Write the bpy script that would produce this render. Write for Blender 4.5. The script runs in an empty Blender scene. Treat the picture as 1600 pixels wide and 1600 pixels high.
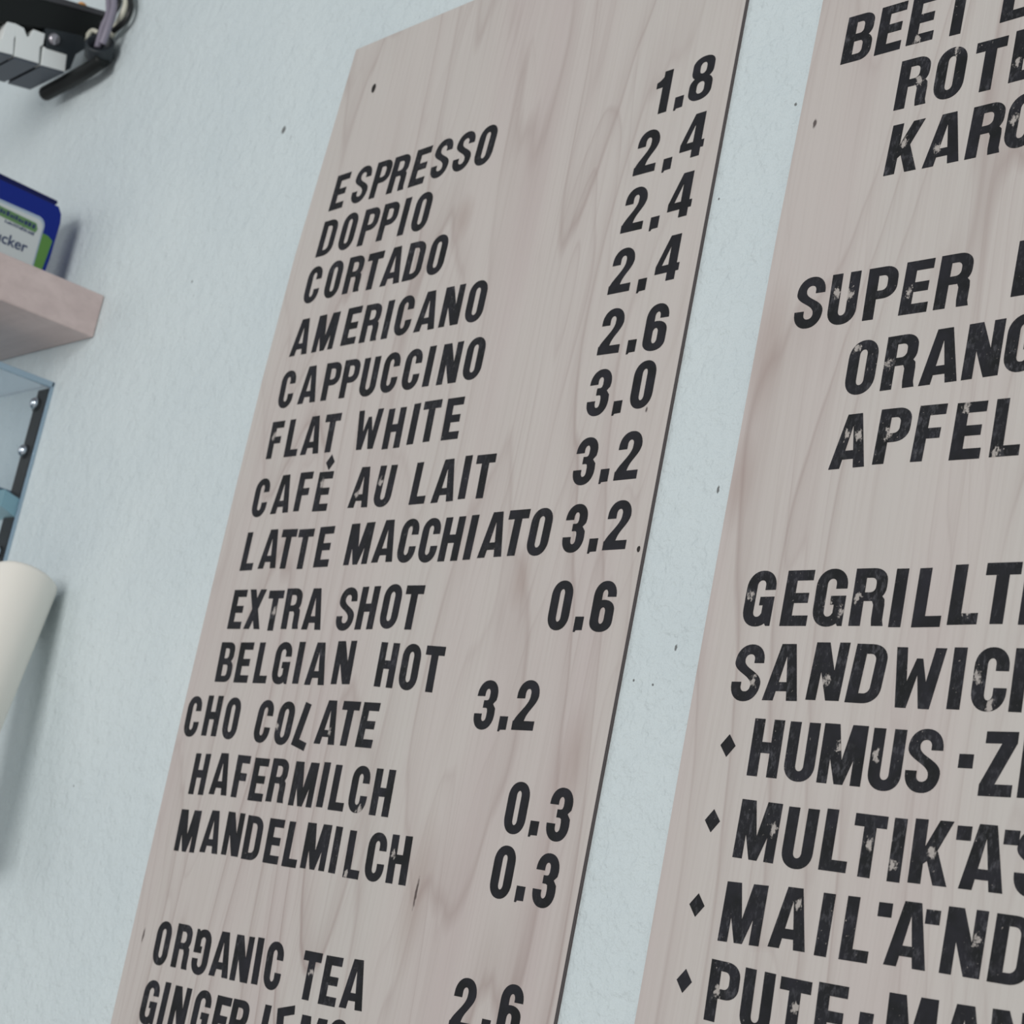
import bpy, bmesh, math, random
from mathutils import Vector, Matrix, geometry
random.seed(4)
S = bpy.context.scene
COL = S.collection
EYE = 1.6                      # camera height above the floor; heights below are measured from it

# ------------------------------------------------------------------ camera
RT = Vector((0.63757, 0.74372, 0.20058)); UPV = Vector((0.04969, -0.29964, 0.95276)); FW = Vector((-0.76879, 0.59757, 0.22803))
cd = bpy.data.cameras.new('camera'); cam = bpy.data.objects.new('camera', cd); COL.objects.link(cam)
FW.normalize(); RT = (RT - FW * RT.dot(FW)).normalized(); UPV = RT.cross(FW)
mw = Matrix((RT, UPV, -FW)).transposed().to_4x4(); mw.translation = Vector((0, -1.0, EYE))
cam.matrix_world = mw
cd.sensor_width = 36; cd.lens = 3013.6 / 1600 * 36
cd.clip_start = .05
cd.dof.use_dof = True; cd.dof.focus_distance = 1.45; cd.dof.aperture_fstop = 14.0
S.camera = cam

# ------------------------------------------------------------------ light
S.view_settings.view_transform = 'Standard'; S.view_settings.look = 'None'
S.view_settings.gamma = 1; S.view_settings.use_curve_mapping = False
S.view_settings.exposure = 0.0
wd = bpy.data.worlds.new('world'); S.world = wd; wd.use_nodes = True
wd.node_tree.nodes['Background'].inputs[0].default_value = (0.90, 0.97, 1.03, 1)
wd.node_tree.nodes['Background'].inputs[1].default_value = 0.31
def area(name, loc, aim, sx, sy, watt, col):
    l = bpy.data.lights.new(name, 'AREA'); l.shape = 'RECTANGLE'; l.size = sx; l.size_y = sy; l.energy = watt; l.color = col
    o = bpy.data.objects.new(name, l); COL.objects.link(o); o.location = loc
    o.rotation_euler = (Vector(aim) - Vector(loc)).to_track_quat('-Z', 'Y').to_euler()
    o['kind'] = 'helper'
area('window_light', (-4.2, -3.8, 2.6), (-1.8, 0, 1.5), 2.6, 2.0, 22, (1.0, 0.985, 0.96))
area('shop_light', (0.1, -5.4, 2.6), (-1.7, 0, 1.6), 2.7, 2.0, 158, (1.0, 0.975, 0.945))

# ------------------------------------------------------------------ helpers
def link(name, me, mats, parent=None):
    o = bpy.data.objects.new(name, me)
    for m in (mats if isinstance(mats, (list, tuple)) else [mats]): me.materials.append(m)
    COL.objects.link(o)
    if parent: o.parent = parent
    return o
def thing(name, label, cat, group=None):
    o = bpy.data.objects.new(name, None); o.empty_display_size = .05; COL.objects.link(o)
    o['label'] = label; o['category'] = cat
    if group: o['group'] = group
    return o
def done(bm, name, mats, parent=None, smooth=False, bevel=0, seg=2):
    if bevel:
        bmesh.ops.bevel(bm, geom=bm.edges[:], offset=bevel, segments=seg, profile=.5, affect='EDGES', clamp_overlap=True)
    bmesh.ops.recalc_face_normals(bm, faces=bm.faces[:])
    me = bpy.data.meshes.new(name); bm.to_mesh(me); bm.free()
    if smooth:
        for p in me.polygons: p.use_smooth = True
    return link(name, me, mats, parent)
def add_box(bm, x0, x1, y0, y1, z0, z1):
    v = [bm.verts.new((x, y, z + EYE)) for x in (x0, x1) for y in (y0, y1) for z in (z0, z1)]
    for f in ((0, 1, 3, 2), (4, 6, 7, 5), (0, 4, 5, 1), (2, 3, 7, 6), (0, 2, 6, 4), (1, 5, 7, 3)):
        bm.faces.new([v[i] for i in f])
def box(name, m, parent, x0, x1, y0, y1, z0, z1, bevel=0, smooth=False):
    bm = bmesh.new(); add_box(bm, x0, x1, y0, y1, z0, z1); return done(bm, name, m, parent, smooth, bevel)
def prism_x(name, m, parent, yz, x0, x1, bevel=0):
    """outline in (y, z), solid between x0 and x1"""
    bm = bmesh.new(); n = len(yz)
    a = [bm.verts.new((x0, y, z + EYE)) for y, z in yz]; b = [bm.verts.new((x1, y, z + EYE)) for y, z in yz]
    bm.faces.new(a); bm.faces.new(b[::-1])
    for i in range(n): bm.faces.new([a[i], a[(i + 1) % n], b[(i + 1) % n], b[i]])
    bmesh.ops.recalc_face_normals(bm, faces=bm.faces[:])
    if bevel: bmesh.ops.bevel(bm, geom=bm.edges[:], offset=bevel, segments=2, profile=.5, affect='EDGES', clamp_overlap=True)
    return done(bm, name, m, parent)
def add_tube(bm, pts, r, n=12, caps=True):
    P = [Vector((p[0], p[1], p[2] + EYE)) for p in pts]; rings = []; prev = None
    for i, p in enumerate(P):
        t = (P[min(i + 1, len(P) - 1)] - P[max(i - 1, 0)]).normalized()
        if prev is None: u = t.orthogonal().normalized()
        else: u = (prev - t * prev.dot(t)).normalized()
        prev = u; v = t.cross(u); rr = r[i] if isinstance(r, (list, tuple)) else r
        rings.append([bm.verts.new(p + (u * math.cos(k * 2 * math.pi / n) + v * math.sin(k * 2 * math.pi / n)) * rr) for k in range(n)])
    for a, b in zip(rings, rings[1:]):
        for k in range(n): bm.faces.new([a[k], a[(k + 1) % n], b[(k + 1) % n], b[k]])
    if caps: bm.faces.new(rings[0][::-1]); bm.faces.new(rings[-1])
def spline(pts, k=8):
    out = []; P = [Vector(p) for p in pts]
    for i in range(len(P) - 1):
        a, b, c, d = P[max(i - 1, 0)], P[i], P[i + 1], P[min(i + 2, len(P) - 1)]
        for j in range(k):
            t = j / k
            out.append(.5 * ((2 * b) + (c - a) * t + (2 * a - 5 * b + 4 * c - d) * t * t + (3 * b - a - 3 * c + d) * t ** 3))
    return out + [P[-1]]
def tube(name, m, parent, pts, r, n=12):
    bm = bmesh.new(); add_tube(bm, spline(pts), r, n); return done(bm, name, m, parent, True)

# ------------------------------------------------------------------ materials
def mat(name, col, rough=.6, metal=0, spec=.5):
    m = bpy.data.materials.new(name); m.use_nodes = True
    b = m.node_tree.nodes['Principled BSDF']
    b.inputs['Base Color'].default_value = (*col, 1); b.inputs['Roughness'].default_value = rough
    b.inputs['Metallic'].default_value = metal; b.inputs['Specular IOR Level'].default_value = spec
    return m
class NT:
    def __init__(s, m): s.t = m.node_tree; s.b = s.t.nodes['Principled BSDF']
    def n(s, kind, **kw):
        o = s.t.nodes.new(kind)
        for k, v in kw.items(): setattr(o, k, v)
        return o
    def l(s, a, b): s.t.links.new(a, b)
    def put(s, sock, v):
        if hasattr(v, 'is_output'): s.l(v, sock)
        else: sock.default_value = v
    def math(s, op, a, b=0.0, c=None):
        o = s.n('ShaderNodeMath', operation=op); s.put(o.inputs[0], a); s.put(o.inputs[1], b)
        if c is not None: s.put(o.inputs[2], c)
        return o.outputs[0]
    def pos(s): return s.n('ShaderNodeNewGeometry').outputs['Position']
    def map(s, v, scale, loc=(0, 0, 0)):
        o = s.n('ShaderNodeMapping'); s.l(v, o.inputs[0]); o.inputs['Scale'].default_value = scale; o.inputs['Location'].default_value = loc
        return o.outputs[0]
    def noise(s, v, scale=1, det=2, rough=.5, dist=0):
        o = s.n('ShaderNodeTexNoise'); s.l(v, o.inputs['Vector']); o.inputs['Scale'].default_value = scale
        o.inputs['Detail'].default_value = det; o.inputs['Roughness'].default_value = rough; o.inputs['Distortion'].default_value = dist
        return o.outputs['Fac']
    def ramp(s, f, stops, interp='LINEAR'):
        o = s.n('ShaderNodeValToRGB'); s.l(f, o.inputs[0]); o.color_ramp.interpolation = interp
        e = o.color_ramp.elements
        while len(e) < len(stops): e.new(.5)
        for i, (p, c) in enumerate(stops): e[i].position = p; e[i].color = (*c, 1) if len(c) == 3 else c
        return o.outputs[0]
    def mix(s, f, a, b, mode='MIX'):
        o = s.n('ShaderNodeMix', data_type='RGBA', blend_type=mode); s.put(o.inputs[0], f); s.put(o.inputs[6], a); s.put(o.inputs[7], b)
        return o.outputs[2]
    def mapr(s, v, a, b, c=0., d=1.):
        o = s.n('ShaderNodeMapRange'); s.l(v, o.inputs[0])
        for i, q in enumerate((a, b, c, d)): o.inputs[i + 1].default_value = q
        return o.outputs[0]
    def spots(s, v, pts, sc):
        """smallest scaled distance to a list of (x, z) places on the wall plane"""
        acc = None
        for p in pts:
            sx, sz = sc if len(p) == 2 else (p[2], p[3])
            o = s.n('ShaderNodeMapping'); s.l(v, o.inputs[0]); o.inputs['Scale'].default_value = (sx, 0, sz)
            o.inputs['Location'].default_value = (-p[0] * sx, 0, -(p[1] + EYE) * sz)
            q = s.n('ShaderNodeVectorMath', operation='LENGTH'); s.l(o.outputs[0], q.inputs[0])
            acc = q.outputs[1] if acc is None else s.math('MINIMUM', acc, q.outputs[1])
        return acc
    def bump(s, h, strength, dist):
        o = s.n('ShaderNodeBump'); s.l(h, o.inputs['Height']); o.inputs['Strength'].default_value = strength; o.inputs['Distance'].default_value = dist
        s.l(o.outputs[0], s.b.inputs['Normal'])
def col(*c): return (c[0], c[1], c[2], 1)

def wall_material():
    m = mat('white_plaster', (.7, .76, .77), .75, spec=.3); t = NT(m); p = t.pos()
    big = t.noise(p, 2.6, 3, .55)
    c = t.ramp(big, [(.3, (.600, .678, .705)), (.7, (.665, .738, .755))])
    grain = t.noise(p, 95, 4, .6)
    c = t.mix(t.mapr(grain, .5, .78, 0, .16), c, col(.47, .53, .55))
    d = t.spots(p, WALL_SPOTS, (820, 820)); w = t.math('ADD', d, t.mapr(t.noise(p, 500, 2), 0, 1, -.6, .6))
    c = t.mix(t.mapr(w, .7, 1.1, .85, 0), c, col(.10, .10, .10))
    fl = t.noise(t.map(p, (1, 1, .6)), 150, 2, .5)
    c = t.mix(t.mapr(fl, .775, .80, 0, .4), c, col(.25, .27, .28))
    t.l(c, t.b.inputs['Base Color'])
    h = t.math('ADD', t.math('MULTIPLY', t.noise(p, 42, 3, .55), 1.0), t.math('MULTIPLY', t.noise(p, 170, 3, .6), .35))
    t.bump(h, .95, .006)
    return m

def ply_material(name, seed, spots, faint):
    m = mat(name, (.5, .45, .42), .55, spec=.35); t = NT(m); p = t.pos()
    q = t.map(p, (1, 1, 1), (seed, 0, seed * .7))
    warp = t.noise(t.map(q, (2.6, 0, .55)), 1.0, 2, .45)
    fine = t.noise(t.map(q, (22, 0, 2.2)), 1.0, 2, .5)
    xs = t.n('ShaderNodeSeparateXYZ'); t.l(q, xs.inputs[0])
    ph = t.math('ADD', t.math('MULTIPLY', xs.outputs[0], 9.0), t.math('ADD', t.math('MULTIPLY', warp, 26.0), t.math('MULTIPLY', fine, .9)))
    fr = t.math('FRACT', ph)
    line = t.ramp(fr, [(0, (1, 1, 1)), (.06, (.45, .45, .45)), (.30, (.10, .10, .10)), (.55, (0, 0, 0)), (.93, (.10, .10, .10)), (1, (1, 1, 1))])
    tone = t.noise(t.map(q, (7, 0, .7)), 1.0, 3, .5)
    c = t.ramp(tone, [(.30, (.548, .524, .496)), (.50, (.555, .515, .490)), (.68, (.524, .462, .448))])
    mod = t.mapr(t.noise(t.map(q, (5, 0, 1.5)), 1.0, 2), .35, .7, .15, 1)
    c = t.mix(t.math('MULTIPLY', t.math('MULTIPLY', line, mod), .80), c, col(.335, .262, .245))
    w2 = t.noise(t.map(q, (5, 0, .7), (3, 0, 1)), 1.0, 3, .5)
    fr2 = t.math('FRACT', t.math('ADD', t.math('MULTIPLY', xs.outputs[0], 30.0), t.math('MULTIPLY', w2, 24.0)))
    ln2 = t.ramp(fr2, [(0, (1, 1, 1)), (.08, (.4, .4, .4)), (.35, (0, 0, 0)), (.92, (0, 0, 0)), (1, (1, 1, 1))])
    c = t.mix(t.math('MULTIPLY', ln2, t.mapr(t.noise(t.map(q, (9, 0, 2.5)), 1.0, 2), .42, .66, 0, .34)), c, col(.36, .29, .275))
    fib = t.noise(t.map(q, (260, 0, 5)), 1.0, 2, .6)
    c = t.mix(t.mapr(fib, .45, .8, 0, .22), c, col(.36, .30, .275))
    fleck = t.noise(t.map(q, (85, 0, 22)), 1.0, 1, .4)
    c = t.mix(t.mapr(fleck, .80, .86, 0, .55), c, col(.20, .13, .115))
    if faint:
        d = t.spots(p, faint, (40, 22)); c = t.mix(t.mapr(d, .3, 1.3, .32, 0), c, col(.32, .23, .20))
    if spots:
        d = t.math('ADD', t.spots(p, spots, (600, 140)), t.mapr(t.noise(p, 300, 2), 0, 1, -.5, .5))
        c = t.mix(t.mapr(d, .6, 1.2, .85, 0), c, col(.035, .02, .018))
    t.l(c, t.b.inputs['Base Color'])
    t.bump(fib, .05, .001)
    return m

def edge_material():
    m = mat('plywood_edge', (.16, .13, .13), .8); t = NT(m); p = t.pos()  # burnt-cut ply layers, colour also darkened for the side turned from light
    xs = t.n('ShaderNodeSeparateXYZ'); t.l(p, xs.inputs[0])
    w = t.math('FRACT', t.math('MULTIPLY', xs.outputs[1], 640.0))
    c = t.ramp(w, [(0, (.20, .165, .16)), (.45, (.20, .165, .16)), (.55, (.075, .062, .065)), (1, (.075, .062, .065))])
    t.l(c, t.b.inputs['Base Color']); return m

def letter_material(name, wear, lo, hi):
    m = mat(name, (.02, .021, .023), .5, spec=.10); t = NT(m); p = t.pos()
    base = t.ramp(t.noise(p, 38, 3, .6), [(.35, (.015, .016, .017)), (.7, (.026, .026, .033))])
    scuff = t.noise(t.map(p, (1, 1, .55)), 240, 4, .65)
    zone = t.noise(p, 24, 2, .5)
    amt = t.math('MULTIPLY', t.mapr(scuff, .5, .72, 0, 1), t.mapr(zone, lo, hi, 0, .5))
    c = t.mix(amt, base, col(.16, .16, .18))
    sp = t.math('MULTIPLY', t.mapr(t.noise(p, 420, 2, .5), .70, .76, 0, 1), t.mapr(zone, lo - .05, hi, 0, .8))
    c = t.mix(sp, c, col(.40, .36, .34))
    if wear:
        d = t.math('ADD', t.spots(p, wear, (290, 230)), t.mapr(t.noise(t.map(p, (1, 1, .8)), 230, 4, .75), .2, .8, -1.5, 1.5))
        c = t.mix(t.mapr(d, .45, .95, .9, 0), c, col(.46, .425, .40))
    t.l(c, t.b.inputs['Base Color']); return m

WALL_SPOTS = [(-1.8611, .8765, 230, 190), (-1.1056, .6453), (-1.0434, .3883, 720, 260), (-1.0573, .2621, 700, 330), (-1.0749, .2327), (-1.0972, .2358), (-1.9892, .7066, 600, 600), (-1.9623, .1004), (-1.0366, .7159, 600, 600)]
WEAR_L = [(-1.6304, 0.2959), (-1.4321, -0.0339), (-1.4874, 0.1796), (-1.5778, 0.1813), (-1.531, 0.4126), (-1.5979, 0.428), (-1.4959, 0.4231), (-1.4127, 0.0538), (-1.7108, 0.4873), (-1.3496, 0.0764), (-1.414, 0.1113)]
WEAR_R = [(-0.9106, 0.6525), (-0.8772, 0.6404), (-0.8114, 0.6498), (-0.9057, 0.7032), (-0.816, 0.6955), (-0.8741, 0.7192), (-0.9671, 0.2366), (-0.7716, 0.2427), (-0.7578, 0.2234), (-0.9084, 0.2935), (-0.9843, 0.3018), (-0.8982, 0.2379), (-0.7872, 0.2873), (-0.8827, 0.2966), (-0.8948, 0.2877), (-0.7858, 0.128), (-0.8378, 0.1284), (-0.8156, 0.1173), (-0.9227, 0.1322), (-0.7423, 0.0771), (-0.8893, 0.0835), (-0.9496, 0.0167), (-0.8781, 0.0149), (-0.9175, 0.4217), (-0.9061, 0.4198), (-0.8792, 0.4185), (-0.9218, 0.4889), (-0.8891, 0.4733), (-0.8138, 0.4315), (-0.783, 0.3966), (-0.8815, 0.5273), (-0.9517, 0.537), (-0.9378, 0.5344), (-0.8438, 0.1873), (-0.8763, 0.1919), (-0.9154, 0.7396)]
M_wall = wall_material()
M_plyA = ply_material('birch_plywood', 3.1, [(-1.3075, .0482, 620, 75), (-1.7299, -.0371), (-1.1391, .4618, 700, 400)], [(-1.3075, .0482, 60, 16), (-1.4579, .691, 70, 45), (-1.2543, .3201, 80, 40), (-1.145, .165, 60, 22)])
M_plyB = ply_material('birch_plywood_darker', 8.4, [(-1.0071, .6902, 500, 260)], [(-1.012, .50, 60, 20), (-1.018, .39, 70, 30)])
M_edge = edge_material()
M_letA = letter_material('black_vinyl', WEAR_L, .50, .72)
M_letB = letter_material('black_vinyl_scuffed', WEAR_R, .42, .62)
M_num = letter_material('black_vinyl_clean', [], .66, .85)
M_dark = mat('dark_screw_steel', (.03, .027, .025), .5, .6)

# ------------------------------------------------------------------ structure
def struct(name, m, *b):
    o = box(name, m, None, *b); o['kind'] = 'structure'; return o
struct('wall_back', M_wall, -5.5, 2.5, .004, .12, -EYE, 2.0)
M_floor = mat('pale_floor', (.52, .50, .48), .6)
t_ = NT(M_floor); t_.l(t_.ramp(t_.noise(t_.pos(), 6, 4), [(.3, (.48, .46, .44)), (.7, (.56, .54, .51))]), t_.b.inputs['Base Color'])
struct('floor', M_floor, -5.5, 2.5, -5.0, .12, -EYE - .06, -EYE)

# ------------------------------------------------------------------ lettering: each glyph is a union of outlines, cap height 1
T = .245; H = .185; RS = .243
def arc(cx, cy, rx, ry, a0, a1, n=9):
    return [(cx + rx * math.copysign(abs(math.cos(a)) ** .93, math.cos(a)), cy + ry * math.copysign(abs(math.sin(a)) ** .93, math.sin(a)))
            for a in (math.radians(a0 + (a1 - a0) * i / (n - 1)) for i in range(n))]
def TR(x0, y0, x1, y1, rx, ry): return arc(x1 - rx, y1 - ry, rx, ry, 0, 90)
def TL(x0, y0, x1, y1, rx, ry): return arc(x0 + rx, y1 - ry, rx, ry, 90, 180)
def BL(x0, y0, x1, y1, rx, ry): return arc(x0 + rx, y0 + ry, rx, ry, 180, 270)
def BR(x0, y0, x1, y1, rx, ry): return arc(x1 - rx, y0 + ry, rx, ry, 270, 360)
def strip(a, b):
    return [[a[i], a[i + 1], b[i + 1], b[i]] for i in range(len(a) - 1)]
def R(x0, y0, x1, y1): return [(x0, y0), (x1, y0), (x1, y1), (x0, y1)]
def bez(a, b, c, d, n=12):
    out = []
    for i in range(1, n):
        s = i / n; u = 1 - s
        out.append(tuple(u ** 3 * a[k] + 3 * u * u * s * b[k] + 3 * u * s * s * c[k] + s ** 3 * d[k] for k in (0, 1)))
    return out
def rr(w, ry=.32, ts=RS, hb=.165, x0=0., y0=0., y1=1.):
    o = (x0, y0 - (.012 if y0 == 0 else 0), x0 + w, y1 + (.012 if y1 == 1 else 0), w / 2, ry)
    i = (x0 + ts, y0 + hb, x0 + w - ts, y1 - hb, w / 2 - ts, min(.10, (y1 - y0 - 2 * hb) / 2))
    return o, i
def loop(w, **k):
    o, i = rr(w, **k)
    a = TR(*o) + TL(*o) + BL(*o) + BR(*o); b = TR(*i) + TL(*i) + BL(*i) + BR(*i)
    return strip(a + [a[0]], b + [b[0]])
def g_O(w=.66): return loop(w), w
def g_0(): return loop(.63), .63
def g_C(w=.65):
    o, i = rr(w)
    a = [(w, .635)] + TR(*o) + TL(*o) + BL(*o) + BR(*o) + [(w, .365)]
    b = [(w - RS, .635)] + TR(*i) + TL(*i) + BL(*i) + BR(*i) + [(w - RS, .365)]
    return strip(a, b), w
def g_G(w=.69):
    o, i = rr(w)
    a = [(w, .655)] + TR(*o) + TL(*o) + BL(*o) + BR(*o)[:7]
    b = [(w - RS, .655)] + TR(*i) + TL(*i) + BL(*i) + BR(*i)[:7]
    return strip(a, b) + [R(w - .33, .375, w, .53), R(w - RS, .16, w, .40), [(w - .10, 0), (w, 0), (w, .22), (w - RS, .22), (w - .15, .07)], [a[-1], (w - .12, .12), (w - RS, .22), b[-1]]], w
def g_S(w=.68):
    o, i = rr(w, ts=.225)
    ts = .225
    a = [(w, .675)] + TR(*o) + TL(*o) + bez((0, .70), (0, .50), (w - ts, .46), (w - ts, .27)) + BR(*i)[::-1] + BL(*i)[::-1] + [(ts, .335)]
    b = [(w - ts, .675)] + TR(*i) + TL(*i) + bez((ts, .73), (ts, .56), (w, .53), (w, .30)) + BR(*o)[::-1] + BL(*o)[::-1] + [(0, .335)]
    return strip(a, b), w
def g_2(w=.655):
    o, i = rr(w); ts = RS
    a = [(0, .64)] + TL(*o)[::-1] + TR(*o)[::-1] + bez((w, .72), (w, .50), (.36, .40), (.33, .17)) + [(.31, .12)]
    b = [(ts, .64)] + TL(*i)[::-1] + TR(*i)[::-1] + bez((w - ts, .70), (w - ts, .48), (0, .30), (0, .10)) + [(0, .0)]
    return strip(a, b) + [R(0, 0, w, H)], w
def g_3(w=.64):
    o, i = rr(w); ts = RS
    a = [(0, .68)] + TL(*o)[::-1] + TR(*o)[::-1] + [(w, .69), (w - .015, .60), (w - .10, .525)]
    b = [(ts, .68)] + TL(*i)[::-1] + TR(*i)[::-1] + [(w - ts, .66), (w - ts - .02, .61), (w - ts - .06, .595)]
    c = [(0, .32)] + BL(*o) + BR(*o) + [(w, .31), (w - .01, .43), (w - .10, .525)]
    d = [(ts, .32)] + BL(*i) + BR(*i) + [(w - ts, .36), (w - ts - .015, .42), (w - ts - .06, .44)]
    return strip(a, b) + strip(c, d) + [[(.24, .44), (w - ts - .06, .44), (w - .10, .525), (w - ts - .06, .595), (.24, .595)]], w
def g_6(w=.64):
    o, i = rr(w); ts = RS
    a = [(w, .69)] + TR(*o) + TL(*o) + [(0, .4)]
    b = [(w - ts, .69)] + TR(*i) + TL(*i) + [(ts, .4)]
    return strip(a, b) + loop(w, y1=.63, ry=.22, hb=.15) + [R(0, .25, ts - .002, .7)], w
def g_8(w=.665):
    return loop(w - .04, x0=.02, y0=.47, y1=1, ry=.2, hb=.135, ts=.215) + loop(w, y0=0, y1=.56, ry=.22, hb=.14, ts=.22), w
def g_4(w=.68):
    return [R(.36, 0, .60, 1), R(0, .185, w, .355), [(0, .355), (.17, .355), (.365, .78), (.365, 1), (.31, 1)]], .96
def g_1():
    return [R(.19, 0, .44, 1), [(0, .63), (0, .765), (.10, .80), (.19, .87), (.245, 1), (.3, 1), (.3, .63)]], .63
def g_dot(): return [[(0, -.035), (.05, -.035), (.07, 0), (.25, .005), (.25, .275), (0, .275)]], .25
def g_dash(): return [R(0, -.11, .27, .11)], .27
def g_dia(): return [[(0, .0), (.18, -.2), (.36, .0), (.18, .2)]], .36
def g_A(w=.80):
    c = w / 2
    return [[(0, 0), (.245, 0), (c + .0, .80), (c, 1), (c - .16, 1)], [(w, 0), (w - .245, 0), (c, .80), (c, 1), (c + .16, 1)], [(.17, .165), (w - .17, .165), (w - .23, .325), (.23, .325)]], w
def g_B(w=.70):
    f = []
    for y0, y1, ww, ry in ((.48, 1, w - .03, .20), (0, .555, w, .22)):
        o = (.1, y0, ww, y1, .27, ry); i = (T, y0 + (.115 if y0 else .155), ww - .225, y1 - (.155 if y0 else .12), .09, .09)
        a = [(.1, y1)] + TR(*o)[::-1] + BR(*o)[::-1] + [(.1, y0)]
        b = [(T - .002, i[3])] + TR(*i)[::-1] + BR(*i)[::-1] + [(T - .002, i[1])]
        f += strip(a, b)
    return f + [R(0, 0, T, 1)], w
def g_D(w=.70):
    o = (.1, 0, w, 1, .36, .28); i = (T, .165, w - .23, .835, .13, .12)
    a = [(.1, 1)] + TR(*o)[::-1] + BR(*o)[::-1] + [(.1, 0)]
    b = [(T - .002, i[3])] + TR(*i)[::-1] + BR(*i)[::-1] + [(T - .002, i[1])]
    return strip(a, b) + [R(0, 0, T, 1)], w
def bowl(w, y0, inn):
    o = (.1, y0, w, 1, .31, .24); i = (T, y0 + inn, w - .225, .835, .12, .10)
    a = [(.1, 1)] + TR(*o)[::-1] + BR(*o)[::-1] + [(.1, y0)]
    b = [(T - .002, i[3])] + TR(*i)[::-1] + BR(*i)[::-1] + [(T - .002, i[1])]
    return strip(a, b) + [R(0, 0, T, 1)]
def g_P(w=.69): return bowl(w, .385, .16), T
def g_R(w=.73):
    return bowl(w - .03, .43, .15) + [[(T - .02, .43), (T - .02, .58), (w - .12, .53), (w - .045, .46), (w - .03, .36), (w - .03, .10), (w, 0), (w - .245, 0), (w - .262, .12), (w - .262, .36), (w - .30, .43)]], w
def g_E(w=.61): return [R(0, 0, T, 1), R(0, 0, w, H), R(0, 1 - H, w, 1), R(0, .41, w - .05, .41 + H - .005)], w
def g_F(w=.57): return [R(0, 0, T, 1), R(0, 1 - H, w, 1), R(0, .40, w - .05, .40 + H)], T
def g_L(w=.57): return [R(0, 0, T, 1), R(0, 0, w, H)], w
def g_l(w=.57): return [R(0, 0, T, 1), R(0, 0, w, H)], T
def g_I(): return [R(0, 0, T + .005, 1)], T
def g_T(w=.66): return [R(w / 2 - .123, 0, w / 2 + .123, 1), R(0, .80, w, 1)], w
def g_H(w=.69): return [R(0, 0, .238, 1), R(w - .238, 0, w, 1), R(0, .41, w, .60)], w
def g_N(w=.73): return [R(0, 0, .22, 1), R(w - .22, 0, w, 1), [(0, 1), (.29, 1), (w, 0), (w - .29, 0)]], w
def g_M(w=.93):
    c = w / 2
    return [R(0, 0, .215, 1), R(w - .215, 0, w, 1), [(.0, 1), (.325, 1), (c + .09, 0), (c - .09, 0)], [(w, 1), (w - .325, 1), (c - .09, 0), (c + .09, 0)]], w
def g_W(w=1.0):
    c = w / 2
    return [[(0, 1), (.215, 1), (.375, 0), (.16, 0)], [(w, 1), (w - .215, 1), (w - .375, 0), (w - .16, 0)],
            [(.16, 0), (.375, 0), (c + .06, .82), (c - .06, .82)], [(w - .16, 0), (w - .375, 0), (c - .06, .82), (c + .06, .82)]], w
def g_U(w=.67):
    o = (0, -.012, w, 1, w / 2, .29); i = (RS, .165, w - RS, 1, w / 2 - RS, .10)
    a = [(0, 1)] + BL(*o) + BR(*o) + [(w, 1)]; b = [(RS, 1)] + BL(*i) + BR(*i) + [(w - RS, 1)]
    return strip(a, b), w
def g_K(w=.74): return [R(0, 0, T, 1), [(.2, .28), (.44, .45), (.735, 1), (.475, 1), (.2, .49)], [(.27, .46), (.44, .64), (w, 0), (w - .26, 0)]], w
def g_X(w=.74): return [[(0, 0), (.26, 0), (w, 1), (w - .26, 1)], [(w, 0), (w - .26, 0), (0, 1), (.26, 1)]], w
def g_Z(w=.60): return [R(0, 0, w, H), R(.02, 1 - H, w, 1), [(0, H - .01), (.27, H - .01), (w, 1 - H + .01), (w - .27, 1 - H + .01)]], w
def g_Q():
    f, w = g_G(); return [[(w - x, 1 - y) for x, y in p] for p in f], w
GL = {c: globals()['g_' + c]() for c in 'OCGSABDPREFLITHNMWUKXZQ012346 8'.replace(' ', '')}
GL.update({'.': g_dot(), '-': g_dash(), '*': g_dia(), 'l': g_l(), 'd': g_D(), 'b': g_B()})
TRI = {}
def tri(c):
    """union of the glyph's outlines as triangles with an outer and inner border"""
    if c not in TRI:
        vs = []; fs = []
        for p in GL[c][0]:
            area2 = sum(p[i][0] * p[(i + 1) % len(p)][1] - p[(i + 1) % len(p)][0] * p[i][1] for i in range(len(p)))
            if abs(area2) < 1e-7: continue
            if area2 < 0: p = p[::-1]
            fs.append(list(range(len(vs), len(vs) + len(p)))); vs += [Vector(q) for q in p]
        r = geometry.delaunay_2d_cdt(vs, [], fs, 1, 1e-5)
        TRI[c] = ([(v.x, v.y) for v in r[0]], [list(f) for f, src in zip(r[2], r[5]) if src])
    return TRI[c]
CAP = .0415; THICK = .00035
def add_glyph(bm, c, X, Z, slope, lean):
    vs, fs = tri(c); anchor = GL[c][1] / 2
    u = Vector((1, slope)) * CAP; v = Vector((lean, 1)) * CAP
    if c in '-*': u = Vector((1, slope * .5)) * CAP; v = Vector((lean, 1)) * CAP
    P = [Vector((X, Z)) + u * (x - anchor) + v * y for x, y in vs]
    fr = [bm.verts.new((p.x, -THICK, p.y + EYE)) for p in P]; bk = [bm.verts.new((p.x, -.00001, p.y + EYE)) for p in P]
    cnt = {}
    for f in fs:
        bm.faces.new([fr[i] for i in f])
        for i in range(len(f)):
            a, b = f[i], f[(i + 1) % len(f)]; k = (min(a, b), max(a, b)); cnt.setdefault(k, []).append((a, b))
    for k, l in cnt.items():
        if len(l) == 1:
            a, b = l[0]; bm.faces.new([fr[b], fr[a], bk[a], bk[b]])
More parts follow.
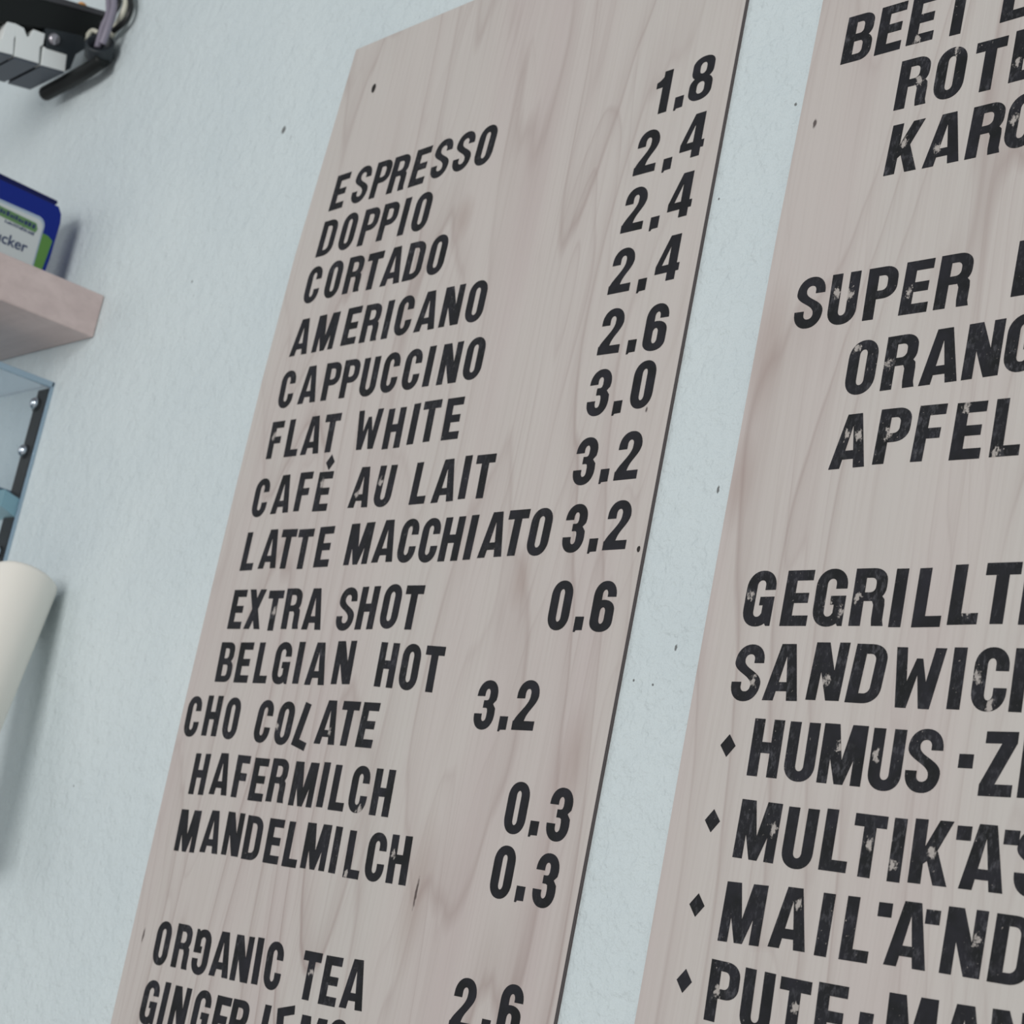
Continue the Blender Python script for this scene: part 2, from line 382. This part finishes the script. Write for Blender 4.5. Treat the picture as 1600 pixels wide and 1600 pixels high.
LINES = [
 ('ESPRESSO', [('E',-16989,7443,10,74),('S',-16590,7449,4,78),('P',-16322,7444,-1,80),('R',-15910,7440,3,83),('E',-15553,7442,16,85),('S',-15200,7461,16,85),('S',-14842,7463,0,85),('O',-14490,7454,-6,85)]),
 ('DOPPIO', [('D',-17010,6909,2,57),('O',-16626,6915,-6,55),('P',-16333,6906,-10,54),('P',-15992,6905,-6,52),('I',-15624,6902,-5,50),('O',-15328,6902,-4,50)]),
 ('CORTADO', [('C',-17064,6373,-1,9),('O',-16677,6377,-4,9),('R',-16301,6375,-16,11),('T',-15964,6359,-14,16),('A',-15609,6360,-6,22),('D',-15250,6358,-6,25),('O',-14881,6360,-4,25)]),
 ('AMERICANO', [('A',-17034,5771,-8,7),('M',-16582,5767,-2,7),('E',-16119,5776,-5,4),('R',-15765,5764,-14,-3),('I',-15481,5759,-3,-7),('C',-15205,5765,-2,-6),('A',-14823,5761,-7,-5),('N',-14437,5759,-9,-4),('O',-14063,5751,-13,-4)]),
 ('CAPPUCCINO', [('C',-17061,5185,0,-71),('A',-16643,5194,-6,-71),('P',-16326,5189,-15,-70),('P',-15996,5183,-23,-59),('U',-15564,5162,-17,-46),('C',-15215,5166,-10,-35),('C',-14858,5158,-13,-24),('I',-14586,5159,-13,-16),('N',-14262,5151,-9,-12),('O',-13897,5156,-3,-12)]),
 ('FLAT WHITE', [('F',-17115,4620,-11,-78),('L',-16706,4615,-10,-78),('A',-16351,4613,-11,-78),('T',-16019,4607,-14,-78),('W',-15371,4588,-25,-61),('H',-14930,4562,-7,-47),('I',-14626,4578,15,-28),('T',-14372,4584,-3,-42),('E',-14015,4576,-10,-55)]),
 ('CAFÈ AU LAIT', [('C',-17064,3983,16,-52),('A',-16655,3999,12,-52),('F',-16343,4004,-8,-52),('E',-15918,3983,-19,-52),('A',-15262,3985,-28,0),('U',-14878,3974,-28,0),('L',-14305,3966,4,-8),('A',-13919,3965,12,-30),('I',-13633,3978,7,-43),('T',-13371,3969,-9,-43),('*',-15918,4495,20,-18)]),
 ('LATTE MACCHIATO', [('L',-17032,3401,7,-24),('A',-16642,3412,-4,-37),('T',-16340,3401,-20,-48),('T',-16027,3389,-7,-58),('E',-15663,3398,5,-66),('M',-15082,3406,10,-11),('A',-14652,3416,0,-11),('C',-14298,3405,-11,-11),('C',-13970,3396,-5,-11),('H',-13643,3395,2,-2),('I',-13370,3399,11,12),('A',-13052,3411,11,12),('T',-12756,3415,0,12),('O',-12433,3409,-7,12)]),
 ('EXTRA SHOT', [('E',-16992,2779,-7,-68),('X',-16653,2777,-16,-80),('T',-16296,2759,-6,-94),('R',-15958,2775,0,-101),('A',-15577,2767,-13,-101),('S',-15038,2760,12,-28),('H',-14701,2767,13,-28),('O',-14336,2777,0,-28),('T',-14008,2763,-15,-28)]),
 ('BELGIAN HOT', [('B',-16966,2224,3,-93),('E',-16622,2223,4,-80),('L',-16272,2224,5,-72),('G',-15925,2224,8,-72),('I',-15630,2231,5,-73),('A',-15305,2225,9,-73),('N',-14875,2241,18,-73),('H',-14191,2226,-43,-58),('O',-13837,2211,-43,-58),('T',-13498,2196,-43,-58)]),
 ('CHO COLATE', [('C',-17353,1646,24,-71),('H',-16979,1665,7,-71),('O',-16605,1651,-10,-71),('C',-16018,1641,-12,-9),('O',-15648,1636,-12,-9),('A',-14919,1670,-2,-9),('T',-14605,1670,-5,-9),('E',-14290,1667,-8,-9),('L',-15340,1618,-223,223)]),
 ('HAFERMILCH', [('H',-16955,1069,22,-65),('A',-16547,1092,11,-81),('F',-16247,1088,-9,-87),('E',-15858,1076,0,-63),('R',-15520,1087,1,-51),('M',-15084,1077,3,-48),('I',-14766,1092,1,-46),('L',-14504,1078,-6,-48),('C',-14191,1084,0,-56),('H',-13836,1077,-7,-60)]),
 ('MANDELMILCH', [('M',-16917,498,24,-80),('A',-16462,524,17,-85),('N',-16074,532,0,-89),('D',-15714,522,-5,-92),('E',-15354,522,-1,-76),('L',-15037,518,6,-52),('M',-14658,530,7,-61),('I',-14345,528,-12,-69),('L',-14049,510,-5,-77),('C',-13721,518,10,-85),('H',-13384,524,8,-90)]),
 ('ORGANIC TEA', [('O',-16887,-611,31,-65),('R',-16505,-595,17,-66),('Q',-16147,-605,23,-70),('A',-15783,-580,31,-74),('N',-15427,-575,25,-92),('I',-15158,-562,18,-117),('C',-14887,-570,3,-117),('T',-14316,-582,16,-51),('E',-13990,-582,27,-51),('A',-13636,-563,38,-51)]),
 ('GINGER LEMO', [('G',-16872,-1180,44,-18),('I',-16606,-1159,26,-18),('N',-16311,-1162,23,-18),('G',-15920,-1144,21,-18),('E',-15569,-1148,17,-18),('R',-15264,-1138,26,-18),('l',-14842,-1119,18,-18),('M',-14103,-1115,29,-18),('O',-13732,-1085,48,-18),('E',-14470,-1094,244,-244)]),
 ('1.8', [('1',-11947,7428,35,-17),('.',-11751,7428,57,-17),('8',-11508,7452,67,-17)]),
 ('2.4', [('2',-12031,6864,3,-17),('.',-11742,6838,58,-17),('4',-11413,6898,67,-17)]),
 ('2.4 ', [('2',-12041,6319,-5,-18),('.',-11755,6292,43,-18),('4',-11418,6345,59,-18)]),
 ('2.4  ', [('2',-12045,5746,-7,-18),('.',-11757,5720,40,-18),('4',-11420,5770,57,-18)]),
 ('2.6', [('2',-12021,5181,-66,-18),('.',-11732,5161,-63,-18),('6',-11468,5147,-59,-18)]),
 ('3.0', [('3',-12022,4625,8,-18),('.',-11759,4618,31,-18),('0',-11487,4641,50,-18)]),
 ('3.2', [('3',-12019,4011,20,-18),('.',-11750,4017,19,-18),('2',-11490,4021,18,-18)]),
 ('3.2 ', [('3',-11980,3420,-5,-18),('.',-11718,3414,6,-18),('2',-11457,3423,17,-18)]),
 ('0.6', [('0',-11967,2756,-25,-18),('.',-11701,2751,-29,-18),('6',-11440,2741,-33,-18)]),
 ('3.2  ', [('3',-12665,1898,18,-18),('.',-12397,1902,19,-18),('2',-12139,1908,21,-18)]),
 ('0.3', [('0',-11998,1068,-9,-18),('.',-11748,1074,-30,-18),('3',-11471,1052,-49,-18)]),
 ('0.3 ', [('0',-12012,549,-8,-18),('.',-11757,555,-30,-18),('3',-11481,533,-50,-18)]),
 ('2.6 ', [('2',-12163,-523,62,-18),('.',-11851,-494,49,-18),('6',-11594,-495,27,-18)]),
 ('BEET L', [('B',-9762,7373,-26,19),('E',-9439,7365,-20,19),('E',-9129,7367,-30,19),('T',-8789,7343,-45,19),('L',-8264,7330,0,19)]),
 ('ROTE', [('R',-9115,6823,-25,14),('O',-8771,6814,-33,14),('T',-8422,6791,-21,14),('E',-8093,6803,0,14)]),
 ('KARO', [('K',-9102,6277,-21,41),('A',-8725,6265,-20,41),('R',-8355,6257,-10,41),('O',-8046,6263,0,41)]),
 ('SUPER B', [('S',-9773,5122,-26,-26),('U',-9436,5109,-23,-26),('P',-9170,5103,-18,-19),('E',-8757,5098,-15,20),('R',-8419,5096,-13,20),('B',-7765,5103,0,20)]),
 ('ORANG', [('O',-9145,4523,9,-2),('R',-8786,4525,9,0),('A',-8426,4526,10,6),('N',-8072,4530,17,10),('G',-7746,4542,22,10)]),
 ('APFEL', [('A',-9134,3952,4,19),('P',-8844,3961,-6,23),('F',-8504,3955,-19,38),('E',-8094,3941,-17,12),('L',-7769,3939,-11,0)]),
 ('GEGRILLTE', [('G',-9753,2779,-2,6),('E',-9385,2777,-3,0),('G',-9071,2775,-2,-12),('R',-8714,2774,-7,-14),('I',-8461,2764,-9,-3),('L',-8197,2763,10,4),('L',-7903,2779,14,5),('T',-7630,2782,-3,5),('E',-7333,2775,-11,5)]),
 ('SANDWICH', [('S',-9743,2219,4,17),('A',-9388,2228,5,17),('N',-8993,2240,-6,54),('D',-8642,2229,-24,80),('W',-8204,2206,-17,22),('I',-7870,2209,-6,-14),('C',-7607,2207,-9,-14),('H',-7294,2205,-9,-14)]),
 ('HUMUS-ZI', [('H',-9431,1675,-22,-24),('U',-9096,1665,-18,-17),('M',-8726,1662,-20,-13),('U',-8343,1647,-16,-13),('S',-8032,1653,-2,-13),('Z',-7451,1662,20,-13),('I',-7231,1667,20,-13),('*',-9807,1884,20,-18),('-',-7704,1875,20,-18)]),
 ('MULTIKÄS', [('M',-9380,1088,-29,4),('U',-8984,1068,-14,0),('L',-8657,1078,-11,-6),('T',-8382,1064,-24,-15),('I',-8136,1058,-7,-22),('K',-7864,1067,3,-22),('A',-7454,1068,0,-8),('S',-7081,1068,0,-8),('*',-9828,1333,20,-18),('-',-7634,1416,20,-18),('-',-7275,1417,20,-18)]),
 ('MAILÄND', [('M',-9382,510,17,0),('A',-8941,525,7,0),('I',-8640,517,-1,0),('L',-8361,519,7,0),('A',-7944,533,4,4),('N',-7519,537,1,11),('D',-7165,533,-3,21),('*',-9832,727,20,-18),('-',-8160,875,20,-18),('-',-7777,870,20,-18)]),
 ('PUTE-MAN', [('P',-9525,-38,-35,-45),('U',-9110,-58,-33,-45),('T',-8783,-71,-16,-45),('E',-8461,-61,-2,-45),('M',-7811,-45,15,-45),('A',-7413,-43,21,-45),('N',-7066,-30,28,-45),('*',-9824,194,20,-18),('-',-8176,170,20,-18)]),
]
def board(label, outline, m):
    t = thing('menu_board', label, 'menu board', 'plywood menu boards on the wall')
    bm = bmesh.new(); n = len(outline)
    a = [bm.verts.new((x, 0, z + EYE)) for x, z in outline]; b = [bm.verts.new((x, .0039, z + EYE)) for x, z in outline]
    bm.faces.new(a); bm.faces.new(b[::-1])
    for i in range(n):
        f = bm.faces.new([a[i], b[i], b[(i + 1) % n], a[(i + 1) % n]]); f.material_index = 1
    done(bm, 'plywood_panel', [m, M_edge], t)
    return t
bA = board('plywood menu board listing coffee drinks with prices, whole left edge visible',
           [(-1.736, .9455), (-1.748, .815), (-1.759, .70), (-1.7638, .56), (-1.764, .442), (-1.7625, .30), (-1.760, .164), (-1.7515, -.128), (-1.745, -.75), (-1.1065, -.75), (-1.1085, -.03), (-1.111, .346), (-1.115, .831), (-1.1155, .951)], M_plyA)
bB = board('plywood menu board listing sandwiches and juices, cut off by right frame edge',
           [(-1.0215, .95), (-1.023, .805), (-1.0265, .60), (-1.027, .368), (-1.026, .18), (-1.024, .01), (-1.020, -.75), (-.37, -.75), (-.37, .95)], M_plyB)
WORDS = {'FLAT WHITE': (4, 9), 'CAFÈ AU LAIT': (4, 6, 10), 'LATTE MACCHIATO': (5, 14), 'EXTRA SHOT': (5, 9), 'BELGIAN HOT': (7, 10), 'CHO COLATE': (3, 9),
         'ORGANIC TEA': (7, 10), 'GINGER LEMO': (6, 10), 'BEET L': (4, 5), 'SUPER B': (5, 6), 'HUMUS-ZI': (5, 7), 'PUTE-MAN': (4, 7)}
def lettering(name, gl, label, brd, m, k=1.0):
    bm = bmesh.new()
    for c, X, Z, s, l in gl: add_glyph(bm, c, X * 1e-4, Z * 1e-4, s * 1e-3 * k, l * 1e-3)
    me = bpy.data.meshes.new(name); bm.to_mesh(me); bm.free()
    o = link(name, me, m, brd)
    if label: o['label'] = label
for name, gl in LINES:
    right = sum(g[1] for g in gl) / len(gl) > -10300
    if name.strip()[0] in '0123456789':
        lettering('price_lettering', gl, 'black price reading ' + name.strip(), bA, M_num, .35); continue
    brd, m = (bB, M_letB) if right else (bA, M_letA)
    body = [g for g in gl if g[0] not in '*-']; marks = [g for g in gl if g[0] in '*-']
    cuts = WORDS.get(name, (len(body),)); parts = []; s0 = 0
    for e in cuts: parts.append(body[s0:e]); s0 = e
    words = name.replace('-', ' ').split()
    if not right: parts[0] += marks; marks = []
    for w_, p in zip(words, parts):
        if 'Ä' in w_: p = p + [g for g in marks if g[0] == '-']; marks = [g for g in marks if g[0] != '-']
        lettering('item_lettering', p, 'black lettering reading ' + w_, brd, m)
    for g in marks: lettering('bullet_mark' if g[0] == '*' else 'hyphen_mark', [g], 'black diamond bullet' if g[0] == '*' else 'black square hyphen', brd, m)
def screw(parent, x, z, r):
    bm = bmesh.new(); n = 14
    rim = [bm.verts.new((x + r * .8 * math.cos(k * 2 * math.pi / n), -.0002, EYE + z + r * 1.25 * math.sin(k * 2 * math.pi / n))) for k in range(n)]
    rm = [bm.verts.new((x + r * .62 * math.cos(k * 2 * math.pi / n), -.0009, EYE + z + r * math.sin(k * 2 * math.pi / n))) for k in range(n)]
    inn = [bm.verts.new((x + r * .28 * math.cos(k * 2 * math.pi / n), -.0004, EYE + z + r * .45 * math.sin(k * 2 * math.pi / n))) for k in range(n)]
    for k in range(n):
        j = (k + 1) % n
        bm.faces.new([rim[k], rim[j], rm[j], rm[k]]); bm.faces.new([rm[k], rm[j], inn[j], inn[k]])
    bm.faces.new(inn)
    return done(bm, 'screw', M_dark, parent, True)
screw(bA, -1.6794, .8839, .0044); screw(bA, -1.1159, .3417, .0021)

# ------------------------------------------------------------------ shelf
M_shelf = mat('pale_pine', (.46, .37, .35), .6, spec=.3); t_ = NT(M_shelf); p_ = t_.pos()
c_ = t_.ramp(t_.noise(t_.map(p_, (.8, 30, 60)), 1, 3, .6), [(.3, (.60, .485, .465)), (.7, (.70, .575, .55))])
c_ = t_.mix(t_.mapr(t_.noise(p_, 70, 3), .55, .8, 0, .3), c_, col(.46, .36, .34)); t_.l(c_, t_.b.inputs['Base Color'])
sh = thing('wall_shelf', 'thick pale pinkish wooden wall shelf at left frame edge', 'shelf')
bm = bmesh.new(); add_box(bm, -3.25, -2.214, -.26, .0039, .664, .7215); done(bm, 'shelf_board', M_shelf, sh, False, .0022)

# ------------------------------------------------------------------ sugar packet on the shelf
M_blue = mat('blue_packet', (.006, .022, .24), .5, spec=.2); M_navy = mat('navy_fold', (.006, .010, .085), .5, spec=.2)
M_green = mat('green_print', (.10, .26, .045), .45); M_band = mat('green_label_band', (.13, .27, .10), .5)
M_white = mat('white_label', (.62, .66, .66), .5); M_ink = mat('dark_blue_ink', (.02, .04, .12), .5); M_rim = mat('pale_blue_label_rim', (.40, .50, .60), .5)
pk = thing('sugar_packet', 'blue and green sugar packet with white label standing on shelf', 'packet')
XF = -2.330
def pbm(x0, x1, yz, name, m, bev=0): return prism_x(name, m, pk, yz, x0, x1, bev)
pbm(XF - .066, XF, [(-0.1556, 0.7217), (-0.0367, 0.7217), (-0.032, 0.7767), (-0.031, 0.8288), (-0.0331, 0.8403), (-0.0393, 0.8491), (-0.1556, 0.8512)], 'carton', M_blue, .0012)
pbm(XF - .052, XF - .010, [(-0.1504, 0.8507), (-0.0435, 0.8486), (-0.0383, 0.8564), (-0.0399, 0.859), (-0.1504, 0.8621)], 'top_fold', M_navy)
pbm(XF - .001, XF + .0005, [(-0.0878, 0.7217), (-0.0425, 0.7217), (-0.0373, 0.7798), (-0.0359, 0.8006), (-0.043, 0.8048), (-0.0878, 0.8079)], 'green_panel', M_green)
def rounded(y0, y1, z0, z1, r): return [(y0, z0), (y1, z0)] + [(y1 - r + r * math.cos(a), z1 - r + r * math.sin(a)) for a in (k * math.pi / 16 for k in range(9))] + [(y0, z1)]
pbm(XF, XF + .0008, rounded(-0.1535, -0.0518, .7217, 0.8251, .0115), 'label_rim', M_rim)
pbm(XF, XF + .0012, rounded(-0.1535, -0.0539, .7217, 0.821, .0104), 'label', M_white)
pbm(XF, XF + .0016, [(-0.1535, 0.8053), (-0.0617, 0.8017), (-0.0602, 0.8074), (-0.0638, 0.8142), (-0.1535, 0.8178)], 'label_band', M_band)
bm = bmesh.new(); random.seed(2)
y = -0.1306
while y < -0.0649:                       # small unreadable print along the green band
    wdt = random.uniform(.0022, .0045); hh = random.uniform(.0035, .0065)
    add_box(bm, XF + .0016, XF + .0018, y, y + wdt, 0.8053 + (-y - .062) * .05, 0.8053 + (-y - .062) * .05 + hh); y += wdt + random.uniform(.0008, .002)
for k in range(14):
    y = -0.1055 + k * .0031; add_box(bm, XF + .0012, XF + .0014, y, y + random.uniform(.001, .0024), 0.798 - k * .0001, 0.8012 + random.uniform(-.001, .001))
done(bm, 'fine_print', M_ink, pk)
fc = bpy.data.curves.new('word', 'FONT'); fc.body = 'Zucker'; fc.size = .0205; fc.extrude = .0001; fc.offset = .0003; fc.align_x = 'RIGHT'
tmp = bpy.data.objects.new('tmp', fc); COL.objects.link(tmp)
bpy.context.view_layer.update()
me = bpy.data.meshes.new_from_object(tmp.evaluated_get(bpy.context.evaluated_depsgraph_get())); bpy.data.objects.remove(tmp)
wo = link('word_lettering', me, M_ink, pk)
wo.matrix_local = Matrix(((0, 0, 1, XF + .0014), (1, 0, 0, -0.067), (0, 1, 0, 0.7709 + EYE), (0, 0, 0, 1)))
wo['label'] = 'dark blue lettering reading Zucker'

# ------------------------------------------------------------------ glass cabinet below the shelf
def glass(name, tint, clear):
    m = bpy.data.materials.new(name); m.use_nodes = True; nt = m.node_tree; nt.nodes.clear()
    o = nt.nodes.new('ShaderNodeOutputMaterial'); tr = nt.nodes.new('ShaderNodeBsdfTransparent'); gl = nt.nodes.new('ShaderNodeBsdfGlossy')
    mx = nt.nodes.new('ShaderNodeMixShader'); fr = nt.nodes.new('ShaderNodeFresnel'); fr.inputs[0].default_value = 1.45
    tr.inputs[0].default_value = (*tint, 1); gl.inputs['Roughness'].default_value = .05; gl.inputs[0].default_value = (.9, .95, 1, 1)
    ml = nt.nodes.new('ShaderNodeMath'); ml.operation = 'MULTIPLY'; ml.inputs[1].default_value = clear
    nt.links.new(fr.outputs[0], ml.inputs[0]); nt.links.new(ml.outputs[0], mx.inputs[0])
    nt.links.new(tr.outputs[0], mx.inputs[1]); nt.links.new(gl.outputs[0], mx.inputs[2]); nt.links.new(mx.outputs[0], o.inputs[0]); return m
M_glass = glass('clear_glass', (.965, .982, .995), .35)
M_gedge = mat('pale_blue_glass_edge', (.33, .45, .55), .25); M_rail = mat('black_rail', (.022, .021, .021), .5); M_chrome = mat('chrome', (.75, .78, .82), .12, 1)
M_teal = mat('teal_plastic', (.30, .50, .56), .3)
gc = thing('glass_cabinet', 'glass wall cabinet with black rail and chrome knobs beneath the wooden shelf', 'cabinet')
GX = -2.2925
box('side_pane', M_glass, gc, GX - .004, GX, -.30, .0015, .20, .606)
bm = bmesh.new(); add_box(bm, GX - .0045, GX + .0008, .0008, .0038, .20, .6105); done(bm, 'wall_edge', M_gedge, gc)
box('top_edge', M_gedge, gc, GX - .0048, GX + .0008, -.30, .0036, .6035, .6115, .001)
box('top_pane', M_glass, gc, -2.80, GX - .005, -.30, .0015, .606, .610)
rl = box('back_rail', M_rail, gc, -2.3290, -2.2990, .0000, .0038, .20, .6030, .0006)
for x, z in ((-2.3185, .5825), (-2.3145, .5172), (-2.3105, .3805)):
    bm = bmesh.new(); bmesh.ops.create_uvsphere(bm, u_segments=16, v_segments=10, radius=.0082)
    for v in bm.verts: v.co = (v.co.x + x, v.co.y * .75 - .0045, v.co.z + z + EYE)
    done(bm, 'knob', M_chrome, gc, True)
    bm = bmesh.new(); add_tube(bm, [(x - .004, .0035, z), (x - .004, -.0015, z)], .0098, 16); done(bm, 'knob_socket', M_rail, gc)
prism_x('shelf_clip', M_teal, gc, [(-.022, .436), (.003, .427), (.003, .452), (-.022, .458)], -2.368, -2.2975, .0008)
box('glass_shelf', glass('pale_glass', (.72, .86, .92), .9), gc, -2.795, -2.3275, -.29, .002, .4585, .4645)

# ------------------------------------------------------------------ cream wall lamp
M_cream = mat('cream_lacquer', (.88, .85, .78), .45); M_inner = mat('cream_lacquer_rim', (.72, .62, .57), .5)
lp = thing('wall_lamp', 'plain cream cylindrical wall lamp below the glass cabinet', 'lamp')
AX = Vector((-.2155, .2279, .9496)).normalized(); LC = Vector((-2.1310, -.0390, .3312))
bm = bmesh.new(); add_tube(bm, [LC - AX * .34, LC - AX * .10, LC - AX * .006, LC - AX * .0018, LC], [.0407, .0407, .0407, .0398, .0375], 48); done(bm, 'shade', M_cream, lp, True)
bm = bmesh.new(); add_tube(bm, [LC - AX * .002, LC + AX * .0010], [.0372, .0360], 40); done(bm, 'end_cap', M_inner, lp, True)
bm = bmesh.new(); add_tube(bm, [LC - AX * .07 + Vector((-.012, .015, 0)), (-2.168, .0038, .285)], .006, 16); done(bm, 'bracket', M_cream, lp)

# ------------------------------------------------------------------ black fitting with white tabs, top left
M_blk = mat('black_plastic', (.009, .011, .011), .5, spec=.25); M_blk2 = mat('blue_black_plastic', (.020, .027, .033), .4); M_sheen = mat('dark_grey_sheen', (.055, .055, .062), .5)
M_tab = mat('white_plastic', (.88, .91, .90), .45); M_fin = mat('slate_grey_plastic', (.075, .090, .115), .5); M_zinc = mat('zinc_screw', (.45, .43, .47), .3, .8)
fx = thing('wall_bracket', 'black clamp bracket with white tabs and grey fins in top left corner', 'bracket')
FX = -2.45
prism_x('bar', M_blk, fx, [(-.42, 1.075), (-.1833, 1.1456), (-.0643, 1.1793), (.0036, 1.1925), (.0036, 1.165), (-.0236, 1.1374), (-.079, 1.1248), (-.1351, 1.1064), (-.169, 1.0962), (-.42, 1.020)], FX - .055, FX, .002)
prism_x('chamfer_sheen', M_sheen, fx, [(-.102, 1.1690), (-.0641, 1.1785), (-.0015, 1.1912), (-.0025, 1.1835), (-.0618, 1.1705), (-.0998, 1.1611)], FX - .01, FX + .001)  # lighter grey sliver painted for light reflected along the bar's top chamfer
prism_x('end_block', M_blk2, fx, [(-.0792, 1.1256), (-.0246, 1.1409), (-.0128, 1.1286), (-.0263, 1.1109), (-.0286, 1.0868), (-.0362, 1.0851), (-.0386, 1.1039), (-.0695, 1.0986)], FX - .03, FX + .002, .001)
for yz in ([(-.1507, 1.0663), (-.1338, 1.0816), (-.1344, 1.097), (-.1328, 1.1086), (-.1209, 1.1116), (-.1160, 1.0945), (-.1172, 1.0909), (-.1122, 1.0677), (-.1487, 1.0595)],
           [(-.1209, 1.1116), (-.108, 1.1112), (-.1002, 1.1013), (-.0972, 1.1047), (-.0945, 1.116), (-.077, 1.1178), (-.0754, 1.1017), (-.0787, 1.0961), (-.0742, 1.0735), (-.11, 1.0669), (-.1144, 1.0922), (-.1159, 1.0945)],
           [(-.0745, 1.1), (-.0686, 1.0991), (-.0391, 1.1056), (-.0347, 1.0798), (-.07, 1.0726)]):
    prism_x('tab', M_tab, fx, yz, FX - .02, FX + .001, .0006)
for yz in ([(-.1500, 1.0590), (-.1137, 1.0668), (-.1129, 1.0640), (-.1495, 1.0560)], [(-.1097, 1.0665), (-.0752, 1.0728), (-.0750, 1.0698), (-.1098, 1.0635)], [(-.07, 1.0732), (-.0356, 1.0798), (-.0357, 1.0768), (-.0701, 1.0701)]):
    prism_x('fin', M_fin, fx, yz, FX - .105, FX + .0005)
prism_x('back_plate', M_blk, fx, [(-.150, 1.0590), (-.037, 1.0815), (-.041, 1.103), (-.072, 1.120), (-.150, 1.100)], FX - .1049, FX - .021)
bm = bmesh.new(); bmesh.ops.create_uvsphere(bm, u_segments=16, v_segments=10, radius=.0088)
for v in bm.verts: v.co = (v.co.x * .7 + FX + .003, v.co.y - .0633, v.co.z + 1.1157 + EYE)
done(bm, 'screw', M_zinc, fx, True)
bm = bmesh.new(); bmesh.ops.create_uvsphere(bm, u_segments=14, v_segments=8, radius=.0050)
for v in bm.verts: v.co = (v.co.x + FX - .006, v.co.y * 1.3 - .034, v.co.z * .7 + 1.1870 + EYE)
done(bm, 'amber_cap', mat('amber_plastic', (.75, .36, .10), .4), fx, True)
# cup the cables run into
CA = Vector((.70, -.53, .50)).normalized(); CC = Vector((-2.3775, -.026, 1.1090))
bm = bmesh.new(); n = 32; u = CA.orthogonal().normalized(); v_ = CA.cross(u); prof = [(.0170, -.026), (.0205, -.018), (.0205, .0), (.0195, .0015), (.0165, .0012), (.0158, -.010)]
rings = [[bm.verts.new(CC + Vector((0, 0, EYE)) + CA * h + (u * math.cos(k * 2 * math.pi / n) + v_ * math.sin(k * 2 * math.pi / n)) * r) for k in range(n)] for r, h in prof]
for a, b in zip(rings, rings[1:]):
    for k in range(n): bm.faces.new([a[k], a[(k + 1) % n], b[(k + 1) % n], b[k]])
bm.faces.new(rings[0][::-1]); bm.faces.new(rings[-1])
done(bm, 'cup', M_blk2, fx, True)
tube('rod', M_blk, fx, [(-2.372, -.018, 1.0870), (-2.41, -.019, 1.0800), (-2.47, -.019, 1.0770), (-2.535, -.020, 1.0735)], .0108)
tube('ring_arm', M_blk, fx, [(-2.393, -.022, 1.098), (-2.408, -.021, 1.118), (-2.400, -.018, 1.137), (-2.43, -.010, 1.160)], .0058)
M_cab = mat('black_cable', (.010, .011, .011), .4); M_lil = mat('lilac_grey_cable', (.25, .23, .29), .45); M_crm = mat('cream_cable', (.72, .71, .60), .5)
CB = 'cables at the black bracket'
def cable(name, label, m, pts, r):
    o = tube(name, m, None, pts, r); o['label'] = label; o['category'] = 'cable'; o['group'] = CB; return o
cable('cable', 'black cable looping down the wall right of the black cup', M_cab, [(-2.368, -.008, 1.30), (-2.3651, -.008, 1.2021), (-2.3506, -.008, 1.1661), (-2.3559, -.008, 1.1478), (-2.3825, -.010, 1.1380)], .0042)
cable('cable', 'cream cable between the two black cables', M_crm, [(-2.378, -.008, 1.30), (-2.3750, -.010, 1.2029), (-2.3640, -.010, 1.1697), (-2.3750, -.009, 1.1490), (-2.395, -.006, 1.135)], .0048)
cable('cable', 'thin black cable behind the lilac cables', M_cab, [(-2.386, -.017, 1.30), (-2.3752, -.019, 1.1988), (-2.3645, -.019, 1.1708), (-2.376, -.018, 1.1571), (-2.39, -.014, 1.15)], .0026)
cable('cable', 'left lilac grey cable running into the black cup', M_lil, [(-2.44, -.022, 1.30), (-2.4103, -.022, 1.209), (-2.3859, -.022, 1.1619), (-2.3865, -.024, 1.137), (-2.3870, -.024, 1.106)], .0048)
cable('cable', 'right lilac grey cable running into the black cup', M_lil, [(-2.41, -.024, 1.30), (-2.3839, -.024, 1.2013), (-2.3672, -.024, 1.1616), (-2.3640, -.026, 1.1306), (-2.3690, -.026, 1.106)], .0052)
tube('pale_loop', M_crm, fx, [(-2.4580, -.010, 1.1300), (-2.4520, -.016, 1.1440), (-2.4400, -.016, 1.1510), (-2.4210, -.014, 1.1430)], .0032)
